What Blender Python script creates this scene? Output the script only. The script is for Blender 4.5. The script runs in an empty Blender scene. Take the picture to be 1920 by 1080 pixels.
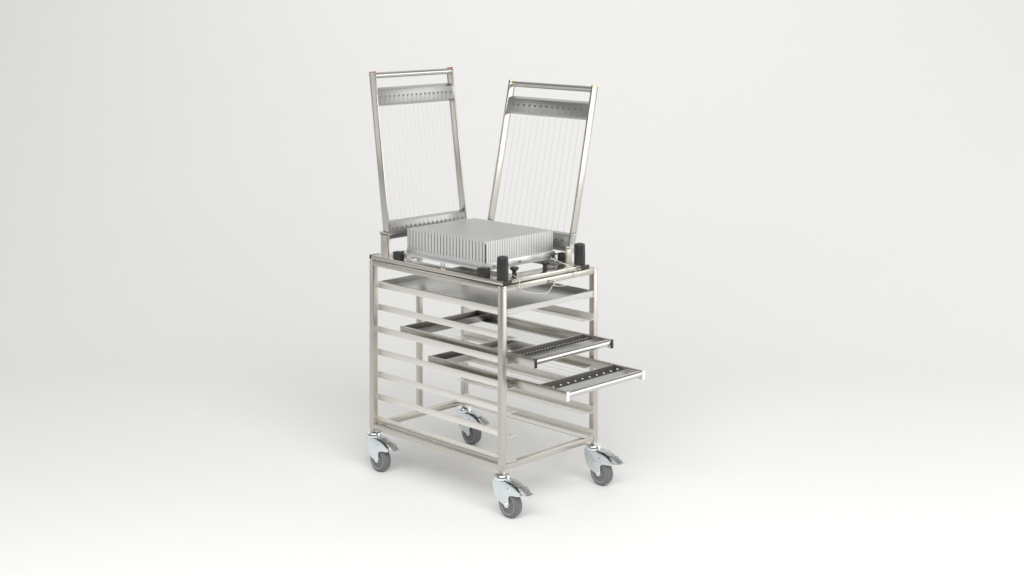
import bpy, bmesh, math, random
from mathutils import Vector, Matrix
random.seed(4)
S = bpy.context.scene
COL = S.collection
GZ = 0.150                      # underside of the posts above the floor

# ------------------------------------------------------------------ camera
cam = bpy.data.cameras.new('camera'); co = bpy.data.objects.new('camera', cam); COL.objects.link(co)
S.camera = co
FPX, PPX, PPY = 2860.3, 944.0, -43.4
co.location = (-3.66637, -3.69215, 1.68761 + GZ)
co.rotation_euler = (math.pi / 2, 0, math.radians(45.1517 - 90))
cam.sensor_width = 36; cam.lens = 36 * FPX / 1920
cam.shift_x = (960 - PPX) / 1920; cam.shift_y = -(540 - PPY) / 1920
cam.clip_start = 0.05; cam.clip_end = 100
S.render.resolution_x = 1024; S.render.resolution_y = 576

# ------------------------------------------------------------------ world (the dim rest of the studio)
w = bpy.data.worlds.new('World'); S.world = w; w.use_nodes = True
wn = w.node_tree; wtc = wn.nodes.new('ShaderNodeTexCoord'); wsx = wn.nodes.new('ShaderNodeSeparateXYZ'); wr_ = wn.nodes.new('ShaderNodeValToRGB')
wn.links.new(wtc.outputs['Generated'], wsx.inputs[0]); wn.links.new(wsx.outputs['Z'], wr_.inputs[0]); wn.links.new(wr_.outputs[0], wn.nodes['Background'].inputs[0])
cr = wr_.color_ramp
cr.elements[0].position = 0.0; cr.elements[0].color = (0.74, 0.73, 0.71, 1)      # pale floor and skirting beyond the paper
cr.elements[1].position = 0.92; cr.elements[1].color = (0.78, 0.78, 0.77, 1)       # white ceiling
for p_, c_ in ((0.10, 0.55), (0.42, 0.55), (0.70, 0.72)):                       # grey studio walls
    e_ = cr.elements.new(p_); e_.color = (c_, c_ * .99, c_ * .97, 1)
wn.nodes['Background'].inputs[1].default_value = 0.40

# ------------------------------------------------------------------ studio lamps
def softbox(name, loc, target, sx, sy, power, col=(1, 1, 1)):
    l = bpy.data.lights.new(name, 'AREA'); l.shape = 'RECTANGLE'; l.size = sx; l.size_y = sy
    l.energy = power; l.color = col
    o = bpy.data.objects.new(name, l); COL.objects.link(o); o.location = loc
    o.rotation_euler = (Vector(target) - Vector(loc)).to_track_quat('-Z', 'Y').to_euler()
    return o
softbox('softbox_overhead', (0.2, -0.2, 4.2), (0.3, 0.2, 0), 5.5, 5.5, 22, (1, .99, .97))
softbox('softbox_right', (4.1, -3.4, 1.75), (0.25, 0.3, 0.5), 3.6, 3.3, 74, (1, .99, .97))
softbox('softbox_left', (-3.2, 4.2, 1.6), (0.25, 0.3, 0.2), 3.0, 2.4, 16, (1, .985, .96))
softbox('softbox_front_right', (-1.6, -4.0, 4.0), (0.4, 0.2, 0.0), 4.0, 2.4, 185, (1, .995, .985))
softbox('softbox_front_left', (-4.1, -1.8, 4.0), (0.4, 0.4, 0.0), 4.0, 2.4, 165, (1, .995, .985))
softbox('softbox_backdrop', (2.2, 2.6, 4.2), (5.2, 5.4, 1.6), 3.4, 2.0, 12)
S.view_settings.view_transform = 'Standard'; S.view_settings.look = 'None'
S.view_settings.exposure = 0.04; S.view_settings.gamma = 1.0

# ------------------------------------------------------------------ materials
def mat(name, base, rough=0.4, metal=0.0, grain=None, grain_amt=0.0, var=0.0, bump=0.0, spec=0.5):
    m = bpy.data.materials.new(name); m.use_nodes = True
    nt = m.node_tree; b = nt.nodes['Principled BSDF']
    b.inputs['Base Color'].default_value = (*base, 1); b.inputs['Roughness'].default_value = rough
    b.inputs['Metallic'].default_value = metal; b.inputs['Specular IOR Level'].default_value = spec
    if grain:
        tc = nt.nodes.new('ShaderNodeTexCoord'); mp = nt.nodes.new('ShaderNodeMapping')
        mp.inputs['Scale'].default_value = grain
        nz = nt.nodes.new('ShaderNodeTexNoise'); nz.inputs['Scale'].default_value = 1.0; nz.inputs['Detail'].default_value = 4
        nt.links.new(tc.outputs['Object'], mp.inputs[0]); nt.links.new(mp.outputs[0], nz.inputs['Vector'])
        mr = nt.nodes.new('ShaderNodeMapRange'); mr.inputs['To Min'].default_value = rough - grain_amt; mr.inputs['To Max'].default_value = rough + grain_amt
        nt.links.new(nz.outputs['Fac'], mr.inputs[0]); nt.links.new(mr.outputs[0], b.inputs['Roughness'])
        if var:
            rp = nt.nodes.new('ShaderNodeMapRange'); rp.inputs['To Min'].default_value = 1 - var; rp.inputs['To Max'].default_value = 1 + var
            n2 = nt.nodes.new('ShaderNodeTexNoise'); n2.inputs['Scale'].default_value = 9; n2.inputs['Detail'].default_value = 3
            nt.links.new(tc.outputs['Object'], n2.inputs['Vector']); nt.links.new(n2.outputs['Fac'], rp.inputs[0])
            vm = nt.nodes.new('ShaderNodeVectorMath'); vm.operation = 'SCALE'; vm.inputs[0].default_value = base
            nt.links.new(rp.outputs[0], vm.inputs['Scale']); nt.links.new(vm.outputs[0], b.inputs['Base Color'])
        if bump:
            bp = nt.nodes.new('ShaderNodeBump'); bp.inputs['Strength'].default_value = bump; bp.inputs['Distance'].default_value = 0.0004
            nt.links.new(nz.outputs['Fac'], bp.inputs['Height']); nt.links.new(bp.outputs[0], b.inputs['Normal'])
    return m
ST = (0.575, 0.548, 0.505)
M_UP = mat('steel_brushed_upright', ST, .31, 1, (900, 900, 14), .07, .05, .25)
M_Y = mat('steel_brushed_along', ST, .24, 1, (900, 14, 900), .07, .05, .25)
M_X = mat('steel_brushed_across', ST, .24, 1, (14, 900, 900), .07, .05, .25)
M_RUN = mat('steel_runner', (0.86, 0.845, 0.805), .42, 1, (700, 12, 700), .06, .04, .2)
M_TRAY = mat('steel_tray', (0.62, 0.62, 0.61), .32, 1, (12, 600, 600), .08, .03, .2)
M_BAR = mat('steel_polished_bar', (0.58, 0.56, 0.525), .23, 1, (60, 60, 60), .05, .05, .1)
M_CROSS = mat('steel_crossbar', (0.44, 0.44, 0.43), .34, 1, (40, 300, 300), .06, .05, .1)
M_TUBE = mat('steel_handle', (0.62, 0.61, 0.59), .24, 1, (30, 30, 30), .04)
M_SCREW = mat('steel_screw', (0.20, 0.195, 0.19), .28, 1)
M_STUD = mat('steel_stud', (0.40, 0.39, 0.37), .3, 1)
M_DARK = mat('dark_trough_shade', (0.075, 0.072, 0.067), .3, 0, (60, 60, 60), .06, .1)  # shade of the handle-end trough put into the colour
M_SHADE = mat('dull_trough_shade', (0.20, 0.19, 0.17), .4, 1, (60, 60, 60), .06, .1)  # shade of the far-end trough put into the colour
M_WIRE = mat('steel_wire', (0.66, 0.66, 0.66), .35, 1)
M_ALU = mat('aluminium_satin', (0.77, 0.78, 0.775), .46, 1, (300, 300, 20), .10, .05, .2)
M_ALUP = mat('aluminium_plate', (0.78, 0.79, 0.79), .36, 1, (60, 60, 60), .06, .03)
M_BLACK = mat('black_plastic', (0.018, 0.019, 0.018), .40, 0, (90, 90, 90), .08, .15)
M_RUB = mat('black_rubber', (0.022, 0.023, 0.022), .33, 0, (140, 140, 140), .08, .2)
M_RED = mat('red_plastic', (0.62, 0.06, 0.05), .4)
M_YEL = mat('yellow_plastic', (0.80, 0.66, 0.05), .4)
M_WHT = mat('white_plastic', (0.88, 0.88, 0.87), .4)
M_ZINC = mat('zinc_plated', (0.76, 0.815, 0.84), .27, 1, (40, 40, 40), .035, .04)
M_ZINCD = mat('zinc_pedal', (0.60, 0.62, 0.62), .28, 1, (60, 60, 60), .08, .06)
M_CHR = mat('bright_zinc', (0.82, 0.86, 0.88), .12, 1)
M_TYRE = mat('grey_tyre', (0.150, 0.150, 0.156), .5, 0, (120, 120, 120), .08, .12)
M_RIM = mat('grey_rim', (0.31, 0.315, 0.325), .35, 0, (80, 80, 80), .05, .05)
M_CABLE = mat('coated_cable', (0.62, 0.62, 0.56), .3, 0)
M_FLOOR = mat('white_studio_paper', (0.86, 0.86, 0.855), .75, 0, (6, 6, 6), .05, .006, 0, .2)

# ------------------------------------------------------------------ mesh helpers (cart coordinates, z=0 at underside of posts)
WORLD = {}
def tag(o, label=None, cat=None, group=None, kind=None):
    if label: o['label'] = label
    if cat: o['category'] = cat
    if group: o['group'] = group
    if kind: o['kind'] = kind
    return o
def thing(name, loc, label, cat, group=None):
    o = bpy.data.objects.new(name, None); COL.objects.link(o); o.empty_display_size = .1
    o.location = loc; WORLD[o.name] = Vector(loc)
    return tag(o, label, cat, group)
class MB:
    def __init__(s, M=None): s.bm = bmesh.new(); s.M = M
    def _fin(s, bm2):
        if s.M is not None: bm2.transform(s.M)
        me = bpy.data.meshes.new('t'); bm2.to_mesh(me); bm2.free(); s.bm.from_mesh(me); bpy.data.meshes.remove(me)
        return s
    def box(s, a, b, bev=0.0009, seg=2, R=None):
        bm = bmesh.new(); bmesh.ops.create_cube(bm, size=1)
        a = Vector(a); b = Vector(b); d = b - a; c = (a + b) / 2
        for v in bm.verts: v.co = Vector((v.co.x * d.x, v.co.y * d.y, v.co.z * d.z)) + c
        bev = min(bev, min(abs(d.x), abs(d.y), abs(d.z)) * .35)
        if bev > 0: bmesh.ops.bevel(bm, geom=bm.edges[:], offset=bev, segments=seg, profile=.5, affect='EDGES')
        if R is not None: bm.transform(R)
        return s._fin(bm)
    def prism(s, pts, axis, a, b, bev=0.0):
        """closed 2-D outline swept along one axis"""
        bm = bmesh.new()
        def mk(p, t):
            if axis == 'X': return (t, p[0], p[1])
            if axis == 'Y': return (p[0], t, p[1])
            return (p[0], p[1], t)
        v0 = [bm.verts.new(mk(p, a)) for p in pts]; v1 = [bm.verts.new(mk(p, b)) for p in pts]
        n = len(pts)
        for i in range(n): bm.faces.new((v0[i], v0[(i + 1) % n], v1[(i + 1) % n], v1[i]))
        bm.faces.new(v0); bm.faces.new(v1[::-1])
        bmesh.ops.recalc_face_normals(bm, faces=bm.faces[:])
        if bev: bmesh.ops.bevel(bm, geom=bm.edges[:], offset=bev, segments=2, profile=.5, affect='EDGES')
        return s._fin(bm)
    def lathe(s, prof, c, axis='Z', n=32):
        """prof = [(radius, height)...] round an axis through c"""
        bm = bmesh.new(); rings = []
        for r, h in prof:
            ring = []
            for k in range(n):
                t = 2 * math.pi * k / n; u, v = r * math.cos(t), r * math.sin(t)
                p = {'Z': (u, v, h), 'X': (h, u, v), 'Y': (u, h, v)}[axis]
                ring.append(bm.verts.new(Vector(p) + Vector(c)))
            rings.append(ring)
        for i in range(len(rings) - 1):
            for k in range(n): bm.faces.new((rings[i][k], rings[i][(k + 1) % n], rings[i + 1][(k + 1) % n], rings[i + 1][k]))
        bm.faces.new(rings[0]); bm.faces.new(rings[-1])
        bmesh.ops.recalc_face_normals(bm, faces=bm.faces[:])
        return s._fin(bm)
    def rod(s, p, q, r, n=12):
        p = Vector(p); q = Vector(q); d = q - p
        bm = bmesh.new(); bmesh.ops.create_cone(bm, cap_ends=True, segments=n, radius1=r, radius2=r, depth=d.length)
        bm.transform(Matrix.Translation((p + q) / 2) @ d.to_track_quat('Z', 'Y').to_matrix().to_4x4())
        return s._fin(bm)
    def path(s, pts, r, n=8, sub=6):
        P = [Vector(p) for p in pts]; Q = []
        for i in range(len(P) - 1):
            a = P[max(i - 1, 0)]; b = P[i]; c = P[i + 1]; d = P[min(i + 2, len(P) - 1)]
            for k in range(sub):
                t = k / sub
                Q.append(.5 * ((2 * b) + (c - a) * t + (2 * a - 5 * b + 4 * c - d) * t * t + (3 * b - a - 3 * c + d) * t ** 3))
        Q.append(P[-1]); bm = bmesh.new(); rings = []
        for i, p in enumerate(Q):
            t = (Q[min(i + 1, len(Q) - 1)] - Q[max(i - 1, 0)]).normalized()
            u = t.cross(Vector((.3, .9, .2))).normalized(); v = t.cross(u)
            rings.append([bm.verts.new(p + r * (math.cos(2 * math.pi * k / n) * u + math.sin(2 * math.pi * k / n) * v)) for k in range(n)])
        for i in range(len(rings) - 1):
            for k in range(n): bm.faces.new((rings[i][k], rings[i][(k + 1) % n], rings[i + 1][(k + 1) % n], rings[i + 1][k]))
        bm.faces.new(rings[0]); bm.faces.new(rings[-1]); bmesh.ops.recalc_face_normals(bm, faces=bm.faces[:])
        return s._fin(bm)
    def build(s, name, m, parent=None, lift=True, smooth=True):
        bm = s.bm
        if lift: bmesh.ops.translate(bm, verts=bm.verts[:], vec=(0, 0, GZ))
        bmesh.ops.recalc_face_normals(bm, faces=bm.faces[:])
        lo = Vector([min(v.co[i] for v in bm.verts) for i in range(3)]); hi = Vector([max(v.co[i] for v in bm.verts) for i in range(3)])
        c = Vector(((lo.x + hi.x) / 2, (lo.y + hi.y) / 2, lo.z))
        bmesh.ops.translate(bm, verts=bm.verts[:], vec=-c)
        me = bpy.data.meshes.new(name); bm.to_mesh(me); bm.free(); me.materials.append(m)
        if smooth:
            me.shade_smooth() if hasattr(me, 'shade_smooth') else None
            me.set_sharp_from_angle(angle=math.radians(32))
        o = bpy.data.objects.new(name, me); COL.objects.link(o)
        WORLD[o.name] = c.copy()
        if parent is not None: o.parent = parent; o.location = c - WORLD[parent.name]
        else: o.location = c
        return o

# ================================================================== setting: seamless paper sweep
def sweep():
    bm = bmesh.new(); prof = []
    R = 2.6; D = 4.0; H = 6.5
    prof.append((-3.6, 0)); prof.append((-1.5, 0)); prof.append((-.2, 0)); prof.append((D - R, 0))
    for k in range(1, 25):
        t = math.pi / 2 * k / 24; prof.append((D - R + R * math.sin(t), R - R * math.cos(t)))
    prof.append((D, H))
    f = Vector((math.sin(math.radians(44.85)), math.cos(math.radians(44.85)), 0)); r = Vector((f.y, -f.x, 0))
    c0 = Vector((.25, .35, 0))
    rows = [[bm.verts.new(c0 + f * a + r * x + Vector((0, 0, z))) for x in (-6, -3, 0, 3, 6)] for a, z in prof]
    for i in range(len(rows) - 1):
        for k in range(4): bm.faces.new((rows[i][k], rows[i][k + 1], rows[i + 1][k + 1], rows[i + 1][k]))
    me = bpy.data.meshes.new('floor'); bm.to_mesh(me); bm.free(); me.materials.append(M_FLOOR); me.shade_smooth()
    o = bpy.data.objects.new('floor', me); COL.objects.link(o)
    tag(o, kind='structure')
sweep()

# ================================================================== trolley
W, L, H, s = 0.490, 0.704, 0.6315, 0.0221
T = thing('rack_trolley', (W / 2, L / 2, 0), 'stainless steel rack trolley on four braked casters, with seven pairs of runners', 'trolley')
for x in (0, W - s):
    for y in (0, L - s):
        b = MB().box((x, y, 0), (x + s, y + s, H - .0018), .0016)
        b.box((x + .003, y + .003, -.012), (x + s - .003, y + s - .003, 0.001), .001)
        p = b.build('post', M_UP, T)
        if x > 0 and y > 0:      # hole pairs drilled in the rear right post
            for zz in (.545, .53, .462, .447, .38, .363, .296):
                for yy in (.008, .0165):
                    MB().lathe([(.0014, -.0004), (.0014, .0006)], (x, y + yy, zz), 'X', 10).build('hole', M_BLACK, p)
MB().box((.232, L - .016, s), (.2527, L - .001, H - s), .0012).build('rear_upright', M_UP, T)
for z0 in (0, H - s):
    nm = 'bottom_rail' if z0 == 0 else 'top_rail'
    z1 = z0 + s - (.0005 if z0 == 0 else .0018)
    for x in (0.0006, W - s + .0006): MB().box((x, s, z0 + .0004), (x + s - .0012, L - s, z1), .0012).build(nm, M_Y, T)
    for y in (0.0006, L - s + .0006): MB().box((s, y, z0 + .0004), (W - s, y + s - .0012, z1), .0012).build(nm, M_X, T)
# mitre seams of the top corners, as thin dark joint lines
for x0, x1 in ((0, s), (W, W - s)):
    MB().rod((x0, -.0001, H - .001), (x1, -.0001, H - s), .0005, 6).build('weld_seam', M_SCREW, T)
RZ = [.5268, .4437, .3588 + .0008, .2757, .1915, .1085, .0232]
t = .0018
for z in RZ:
    lft = [(s, z), (.072, z), (.072, z + t), (s + t, z + t), (s + t, z + .0232), (s, z + .0232)]
    MB().prism(lft, 'Y', -.001, L - s - .0005, .0005).build('runner', M_RUN, T)
    MB().prism([(W - a, b) for a, b in lft], 'Y', -.001, L - s - .0005, .0005).build('runner', M_RUN, T)

# casters
def caster():
    cx, cy = s / 2, s / 2; ax, az, wr = cy - .040, -.105, .0445
    xl = cx - .021; xr = cx + .021
    prof = [(.038, -.027), (.0385, -.045), (.033, -.066), (.0215, -.090), (.0, -.1035)]
    n0 = len(prof)
    for k in range(9):      # round the axle boss
        a = math.radians(-150 + 150 * k / 8); prof.append((ax + .0105 * math.cos(math.pi - (a + math.pi)) * -1, az + .0112 * math.sin(a)))
    prof = [(.0375, -.0298), (.0385, -.045), (.033, -.066), (.0215, -.090), (.002, -.100), (-.016, -.106),
            (-.0215, -.1125), (-.029, -.1155), (-.0365, -.112), (-.0395, -.104), (-.0395, -.0765), (-.045, -.0705),
            (-.058, -.0675), (-.080, -.0655), (-.0915, -.0625), (-.094, -.0585), (-.088, -.0505), (-.072, -.0405), (-.052, -.0335), (-.030, -.0300), (-.012, -.0298)]
    b = MB()
    for x0, x1 in ((xl, xl + .0025), (xr - .0025, xr)): b.prism(prof, 'X', x0, x1, .0004)
    b.box((xl + .0026, .004, -.031), (xr - .0026, .0375, -.0275), .001)          # crown
    b.prism([(.0385, -.030), (.0385, -.046), (.033, -.066), (.026, -.080), (.0235, -.080), (.0305, -.065), (.036, -.046), (.036, -.030)], 'X', xl + .0026, xr - .0026)
    f = b.build('caster', M_ZINC, T)
    MB().lathe([(.0, -.0105), (.020, -.0105), (.0275, -.0135), (.0290, -.016), (.0290, -.0275), (.0270, -.0292), (.0, -.0292)][1:-1], (cx, cy, 0), 'Z', 48).build('swivel_head', M_CHR, f)
    MB().lathe([(.0065, -.0135), (.0065, -.0005)], (cx, cy, 0), 'Z', 20).build('stem', M_SCREW, f)
    # tyre and rim
    tw = .0155
    MB().lathe([(.0335, -tw + .001), (wr - .004, -tw), (wr - .001, -tw + .003), (wr, -tw + .008), (wr, tw - .008), (wr - .001, tw - .003), (wr - .004, tw), (.0335, tw - .001)], (cx, ax, az), 'X', 64).build('tyre', M_TYRE, f)
    MB().lathe([(.008, -.0165), (.012, -.0165), (.013, -.0095), (.029, -.0085), (.031, -.0158), (.0345, -.0164), (.0345, .0164), (.031, .0158), (.029, .0085), (.013, .0095), (.012, .0165), (.008, .0165)], (cx, ax, az), 'X', 64).build('rim', M_RIM, f)
    MB().rod((xl - .003, ax, az), (xr + .003, ax, az), .0055, 6).rod((xl - .004, ax, az), (xr + .004, ax, az), .0035, 16).build('axle_bolt', M_CHR, f)
    MB().rod((xl - .0006, -.036, -.0475), (xl + .001, -.036, -.0475), .0022, 12).build('rivet', M_SCREW, f)
    # brake pedal: two stepped stampings with a thin lip
    b = MB()
    x0, x1 = cx - .0155, cx + .0155
    b.prism([(-.018, -.0245), (-.050, -.0235), (-.078, -.0325), (-.080, -.0345), (-.050, -.0260), (-.018, -.0268)], 'X', x0, x1, .0003)
    b.prism([(-.078, -.038), (-.090, -.0335), (-.120, -.0535), (-.1185, -.0562), (-.090, -.0375), (-.079, -.0405)], 'X', x0 + .001, x1 - .001, .0003)
    b.prism([(-.1145, -.0525), (-.129, -.0505), (-.139, -.0468), (-.1395, -.0482), (-.129, -.0530), (-.1145, -.0560)], 'X', x0 + .001, x1 - .001, .0003)
    for xx in (x0, x1 - .002): b.prism([(-.078, -.038), (-.090, -.0345), (-.119, -.0545), (-.094, -.0600), (-.080, -.048)], 'X', xx, xx + .002, .0003)
    b.build('brake_pedal', M_ZINCD, f)
    return f
c0 = caster()
kids = [o for o in bpy.data.objects if o.parent == c0]
for dx, dy in ((W - s, 0), (0, L - s), (W - s, L - s)):
    c = c0.copy(); COL.objects.link(c); c.parent = T; c.location = c0.location + Vector((dx, dy, 0))
    for k in kids:
        q = k.copy(); COL.objects.link(q); q.parent = c

# ================================================================== baking tray on the top runners
TR = thing('tray', (W / 2, .34, GZ + .529), 'flat grey steel drip tray lying on the topmost pair of runners', 'tray')
z = .5290; hgt = .0205
x0, x1, y0, y1 = .0265, .4635, .001, .676
b = MB()
b.box((x0, y0, z), (x1, y1, z + .0012), .0004)
b.prism([(y0 - .0005, z + .0006), (y0 + .0012, z + .0006), (y0 + .0012, z + hgt), (y0 - .0005, z + hgt)], 'X', x0, x1)
b.prism([(y1, z), (y1 - .0015, z), (y1 - .0015, z + hgt), (y1, z + hgt)], 'X', x0, x1)
b.prism([(x0, z), (x0 + .0015, z), (x0 + .0015, z + hgt), (x0, z + hgt)], 'Y', y0 + .0015, y1 - .0018)
b.prism([(x1, z), (x1 - .0015, z), (x1 - .0015, z + hgt), (x1, z + hgt)], 'Y', y0 + .0015, y1 - .0018)
pan = b.build('pan', M_TRAY, TR)
rim_z = z + hgt
b = MB()
b.rod((x0, y0, rim_z), (x1, y0, rim_z), .0016, 10).rod((x0, y1, rim_z), (x1, y1, rim_z), .0016, 10)
b.rod((x0, y0, rim_z), (x0, y1, rim_z), .0016, 10).rod((x1, y0, rim_z), (x1, y1, rim_z), .0016, 10)
b.build('rolled_rim', M_TRAY, TR)

# ================================================================== wire cutting frames
def wire_frame(M, w, ln, n, pitch, capmat, parent, as_part, bt=.008, bd=.031, cap=.0022, deep=False):
    """local x across, y from the far end to the handle end, z from the wire side to the open side"""
    P = parent
    if as_part:
        P = bpy.data.objects.new('cutting_frame', None); COL.objects.link(P); P.empty_display_size = .05
        c = M @ Vector((w / 2, 0, 0)) + Vector((0, 0, GZ)); WORLD[P.name] = c; P.parent = parent; P.location = c - WORLD[parent.name]
    for x in (0, w - bt): MB(M).box((x, 0, 0), (x + bt, ln, bd), .0011).build('side_bar', M_BAR, P)
    for x in (0, w - bt):
        MB(M).box((x - .0002, ln - .0005, -.0002), (x + bt + .0002, ln + cap, bd + .0002), .0006).build('end_cap', capmat, P)
    MB(M).rod((bt - .001, ln - .0125, .0175), (w - bt + .001, ln - .0125, .0175), .0117, 32).build('handle', M_TUBE, P)
    q = .0014
    def channel(ys):   # ys: (top1, foot1, foot2, top2)
        a, c, d, e = ys; h = bd - .0015
        return [(a, h), (c, .0012), (d, .0012), (e, h), (e - q * (1 if e > d else -1), h), (d - q, .0012 + q), (c + q, .0012 + q), (a + q, h)]
    U = (ln - .137, ln - .135, ln - .070, ln - .058) if deep else (ln - .128, ln - .121, ln - .070, ln - .058)
    D = (.001, .003, .066, .078) if deep else (.001, .017, .063, .070)
    for ys, inv in ((U, 0), (D, 0)):
        MB(M).prism(channel(ys), 'X', bt, w - bt, .0003).build('crossbar', M_CROSS, P)
    if deep:      # added strips line the troughs behind the screws, trough shade in their colour
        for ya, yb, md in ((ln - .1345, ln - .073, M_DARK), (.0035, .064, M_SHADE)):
            MB(M).prism([(ya, .0030), (yb, .0030), (yb, .0060), (ya + .003, .0060), (ya + .0022, .0285), (ya - .0002, .0285)], 'X', bt + .0005, w - bt - .0005, .0002).build('trough_shade_strip', md, P)
    xs = [w / 2 + (i - (n - 1) / 2) * pitch for i in range(n)]
    yu = ln - .094; yd = .041; sr = .0038 if n > 12 else .0056
    for x in xs:
        for y in (yu, yd):
            if deep and y == yd:
                MB(M).rod((x, y, -.0016), (x, y, .009), .0026, 8).build('tension_screw', M_SCREW, P); continue
            MB(M).rod((x, y, -.0016), (x, y, .0016), .0031 if deep else .0038, 8).rod((x, y, .001), (x, y, .0215 if deep else .012), .0026, 8).lathe([(sr, .0195), (sr * 1.06, .0235), (sr * .8, .0262), (sr * .3, .0270)] if deep else [(.0030, .0115), (.0030, .014)], (x, y, 0), 'Z', 10).build('tension_screw', M_STUD if deep else M_SCREW, P)
        MB(M).rod((x, yd, -.0008), (x, yu, -.0008), .0005, 5).build('wire', M_WIRE, P)
    return P

def basis(o, ex, ey, ez):
    m = Matrix.Identity(4)
    for i, v in enumerate((ex, ey, ez)):
        for r in range(3): m[r][i] = v[r]
    m.translation = Vector(o); return m
# spare frames pulled out of the rack
def spare(x0, ynear, zb, w, ln, n, pitch, capmat, label):
    t = thing('wire_frame', (x0 + w / 2, ynear + ln / 2, GZ + zb), label, 'cutting frame', 'spare wire frames stored in the rack')
    M = basis((x0, ynear + ln, zb), Vector((1, 0, 0)), Vector((0, -1, 0)), Vector((0, 0, 1)))
    wire_frame(M, w, ln, n, pitch, capmat, t, False, bt=.0105, cap=.0035, deep=True)
spare(.0525, -.1020, RZ[2] + .0019, .403, .692, 24, .0147, M_BLACK, 'upper pulled-out steel wire frame with dark bar ends and closely set screws')
spare(.0535, -.2500, RZ[3] + .0019, .400, .687, 10, .0366, M_WHT, 'lower steel wire frame pulled out farthest, with white bar ends and widely spaced screws')

# ================================================================== guitar cutter on top
C = thing('guitar_cutter', (.223, .34, GZ + H), 'wire guitar cutter with slotted aluminium block and two raised frames on the trolley top', 'guitar cutter')
zt0, zt1 = H + .0008, .6477
for x0, x1 in ((.004, .0462), (.400, .4422)):
    tb = MB().box((x0, .0005, zt0), (x1, .700, zt1), .0012).build('side_tube', M_Y, C)
    MB().box((x0 - .0003, -.0016, zt0 - .0002), (x1 + .0003, .0004, zt1 + .0003), .0008).build('end_cap', M_BLACK, tb)
    MB().box((x0 - .0003, .7002, zt0 - .0002), (x1 + .0003, .709, zt1 + .0003), .0008).build('end_cap', M_BLACK, tb)
MB().box((.0463, .008, zt0), (.3999, .080, zt1 - .001), .0012).build('cross_plate', M_X, C)
MB().box((.0463, .640, zt0), (.3999, .690, zt1 - .001), .0012).build('cross_plate', M_X, C)
# finned block
bx0, bx1, by0, by1 = .0500, .3965, .1335, .5500
nx, ny = 40, 25
pxx, pyy = (bx1 - bx0) / nx, (by1 - by0) / ny
ZT, ZS = .7600, .6865
b = MB(); g = .0022; g2 = .0034
bmx = bmesh.new()
def qbox(bm, a, c):
    v = [bm.verts.new((x, y, zz)) for zz in (a[2], c[2]) for x, y in ((a[0], a[1]), (c[0], a[1]), (c[0], c[1]), (a[0], c[1]))]
    for f in ((0, 1, 5, 4), (1, 2, 6, 5), (2, 3, 7, 6), (3, 0, 4, 7), (4, 5, 6, 7)): bm.faces.new([v[i] for i in f])
for i in range(nx):
    for j in range(ny):
        jx = random.uniform(-.00015, .00015)
        qbox(bmx, (bx0 + i * pxx + g / 2 + jx, by0 + j * pyy + g2 / 2, ZS - .001), (bx0 + (i + 1) * pxx - g / 2 + jx, by0 + (j + 1) * pyy - g2 / 2, ZT))
me = bpy.data.meshes.new('t'); bmx.to_mesh(me); bmx.free(); b.bm.from_mesh(me)
b.box((bx0, by0, .6735), (bx1, by1, ZS), .0008)
b.build('slotted_block', M_ALU, C, smooth=False)
MB().box((bx0 - .0006, by0 - .0008, .6735), (bx0 + .0030, by0 + .0030, .7545), .0004).build('corner_gap_shade', M_BLACK, C)  # added black inlay, painting the shade of the corner gap between fins
MB().box((.0185, .137, .6680), (.424, .5525, .6732), .0008).build('base_plate', M_ALUP, C)
fl = MB().box((.047, .1265, .6600), (.3985, .1333, .6868), .0012).build('front_flange', M_ALUP, C)
for x in (.2130, .3680, .085):
    MB().lathe([(.0042, -.0045), (.0042, .0005)], (x, .1265, .6725), 'Y', 16).build('bolt', M_SCREW, fl)
for x in (.0275, .4185):
    for yy in (.1520, .3285, .5105):
        for dy in (-.0068, .0068):
            if yy < .2 and dy > 0: continue
            MB().lathe([(.0042, zt1), (.0042, .6679)], (x, yy + dy, 0), 'Z', 20).build('spacer_leg', M_CHR, C)
for x, sx in ((.005, 1), (.441, -1)):
    for ya, yb in ((.0885, .1310), (.5410, .5770)):
        MB().box((min(x, x + sx * .027), ya, zt1 + .0002), (max(x, x + sx * .027), yb, .6770), .0028, 3).box((min(x + sx * .02, x + sx * .026), ya + .002, .6765), (max(x + sx * .02, x + sx * .026), ya + .010, .680), .001).build('plastic_block', M_BLACK, C)
# buffers that the closed frames rest on
for x, y, zt in ((.0275, .0255, .7275), (.4205, .0255, .7235)):
    r = .0203
    MB().lathe([(r - .002, zt1), (r, zt1 + .002), (r, zt - .030), (r - .0006, zt - .006), (r - .002, zt - .0018), (r - .005, zt), (.008, zt), (.0075, zt - .003), (.001, zt - .003)], (x, y, 0), 'Z', 48).build('rubber_buffer', M_RUB, C)
# mushroom knobs
for x, y in ((.099, .040), (.2535, .040)):
    z0 = zt1
    MB().lathe([(.0085, z0), (.0085, z0 + .010), (.0072, z0 + .012), (.0078, z0 + .018), (.0150, z0 + .024), (.0165, z0 + .028), (.0155, z0 + .031), (.010, z0 + .033)], (x, y, 0), 'Z', 32).build('clamp_knob', M_BLACK, C)
MB().box((.270, .044, zt1), (.318, .066, zt1 + .0075), .001).build('clamp_plate', M_SCREW, C)
# left frame: hinges along the rear of the cutter
d = Vector((0, .1388, .9903)); up = Vector((0, .9903, -.1388))
M1 = basis((.0075, .5990, .7150), Vector((1, 0, 0)), d, up)
f1 = wire_frame(M1, .4015, .624, 17, .0222, M_RED, C, True)
tag(f1, 'left raised wire frame with red end caps')
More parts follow.
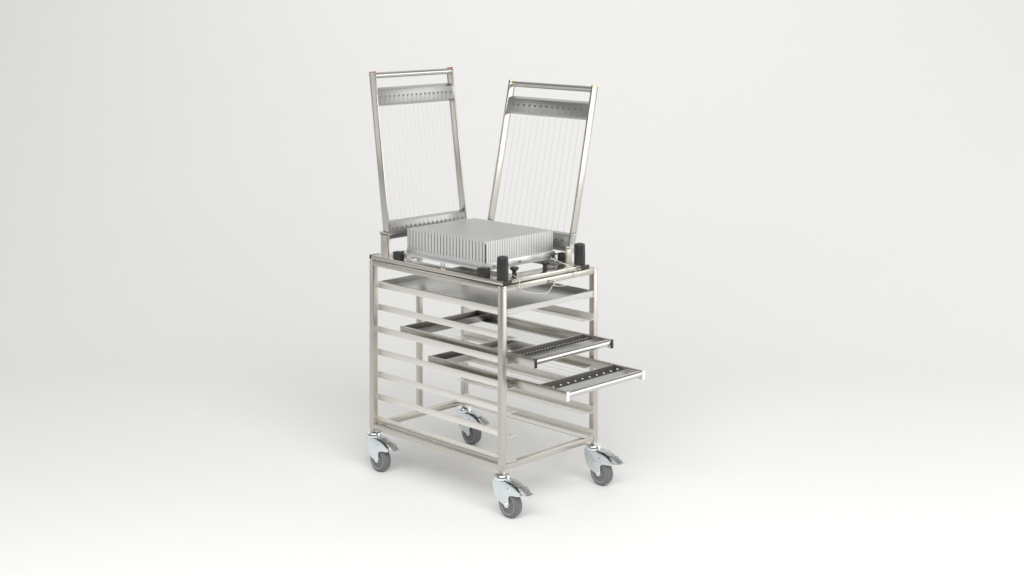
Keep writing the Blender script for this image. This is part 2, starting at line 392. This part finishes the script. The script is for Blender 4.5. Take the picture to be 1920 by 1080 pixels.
# right frame: hinges along the right of the cutter
d = Vector((.2156, 0, .9765)); up = Vector((.9765, 0, -.2156))
M2 = basis((.4305, .090, .6810), Vector((0, 1, 0)), d, up)
f2 = wire_frame(M2, .440, .618, 13, .0302, M_YEL, C, True)
tag(f2, 'right raised wire frame with yellow end caps')
# hinge brackets
def bracket_l(x0, x1, out):
    h = MB().box((x0, .5985, zt1 + .0002), (x1, .6405, .7365), .0015)
    h.box((x0, .5950, .7300), (x1, .6470, .7430), .003)
    h = h.build('hinge_bracket', M_UP, C)
    MB().rod((x0 - .003 if out < 0 else x1, .619, .7270), (x0 if out < 0 else x1 + .003, .619, .7270), .0058, 20).build('hinge_pin', M_TUBE, h)
    MB().rod((x0 - .0005, .5960, .735), (x1 + .0085, .5960, .735), .0045, 16).build('hinge_knuckle', M_UP, h)
bracket_l(.0012, .0070, -1); bracket_l(.4095, .4150, 1)
def bracket_r(y0, y1):
    h = MB().box((.4115, y0, zt1 + .0002), (.4405, y1, .7050), .0012).build('hinge_bracket', M_UP, C)
    b = MB().rod((.427, y0 - .010, .7000), (.427, y1 + .002, .7000), .0050, 16)
    b.rod((.441, y0 - .006, .7020), (.441, y1 + .002, .7020), .0040, 16).build('hinge_pin', M_TUBE, h)
bracket_r(.0825, .0885); bracket_r(.5315, .5375)
st = MB().path([(.438, .084, .690), (.446, .084, .712), (.4480, .084, .740), (.452, .083, .7445), (.480, .083, .7445)], .0017, 8, 5)
st.build('stay_rod', M_WIRE, C)
# cable looping over the front, and its hook
MB().path([(.372, .123, .668), (.350, .095, .668), (.3300, .030, .6655), (.3530, -.004, .6455), (.3760, -.009, .6200), (.3675, -.0100, .6010), (.3282, -.010, .5930), (.2850, -.010, .5940), (.2507, -.0110, .5990), (.2420, -.0120, .6060)], .0012).build('cable', M_CABLE, C)
MB().path([(.095, .058, .655), (.0800, .0200, .6530), (.0765, -.008, .6450), (.0740, -.010, .6350), (.0730, -.010, .6220), (.0820, -.010, .6080), (.1050, -.010, .5985), (.1350, -.010, .5915), (.1640, -.010, .5860), (.1900, -.010, .5808), (.2130, -.010, .5805), (.2290, -.010, .5900), (.2390, -.012, .6050)], .0012).build('cable', M_CABLE, C)
hk = MB().rod((.243, -.018, .6200), (.243, .0004, .6200), .0045, 16)
hk.rod((.243, -.013, .6230), (.243, -.013, .6030), .0036, 16).rod((.236, -.013, .6035), (.258, -.013, .5995), .0022, 10)
hk.build('cable_hook', M_TUBE, C)
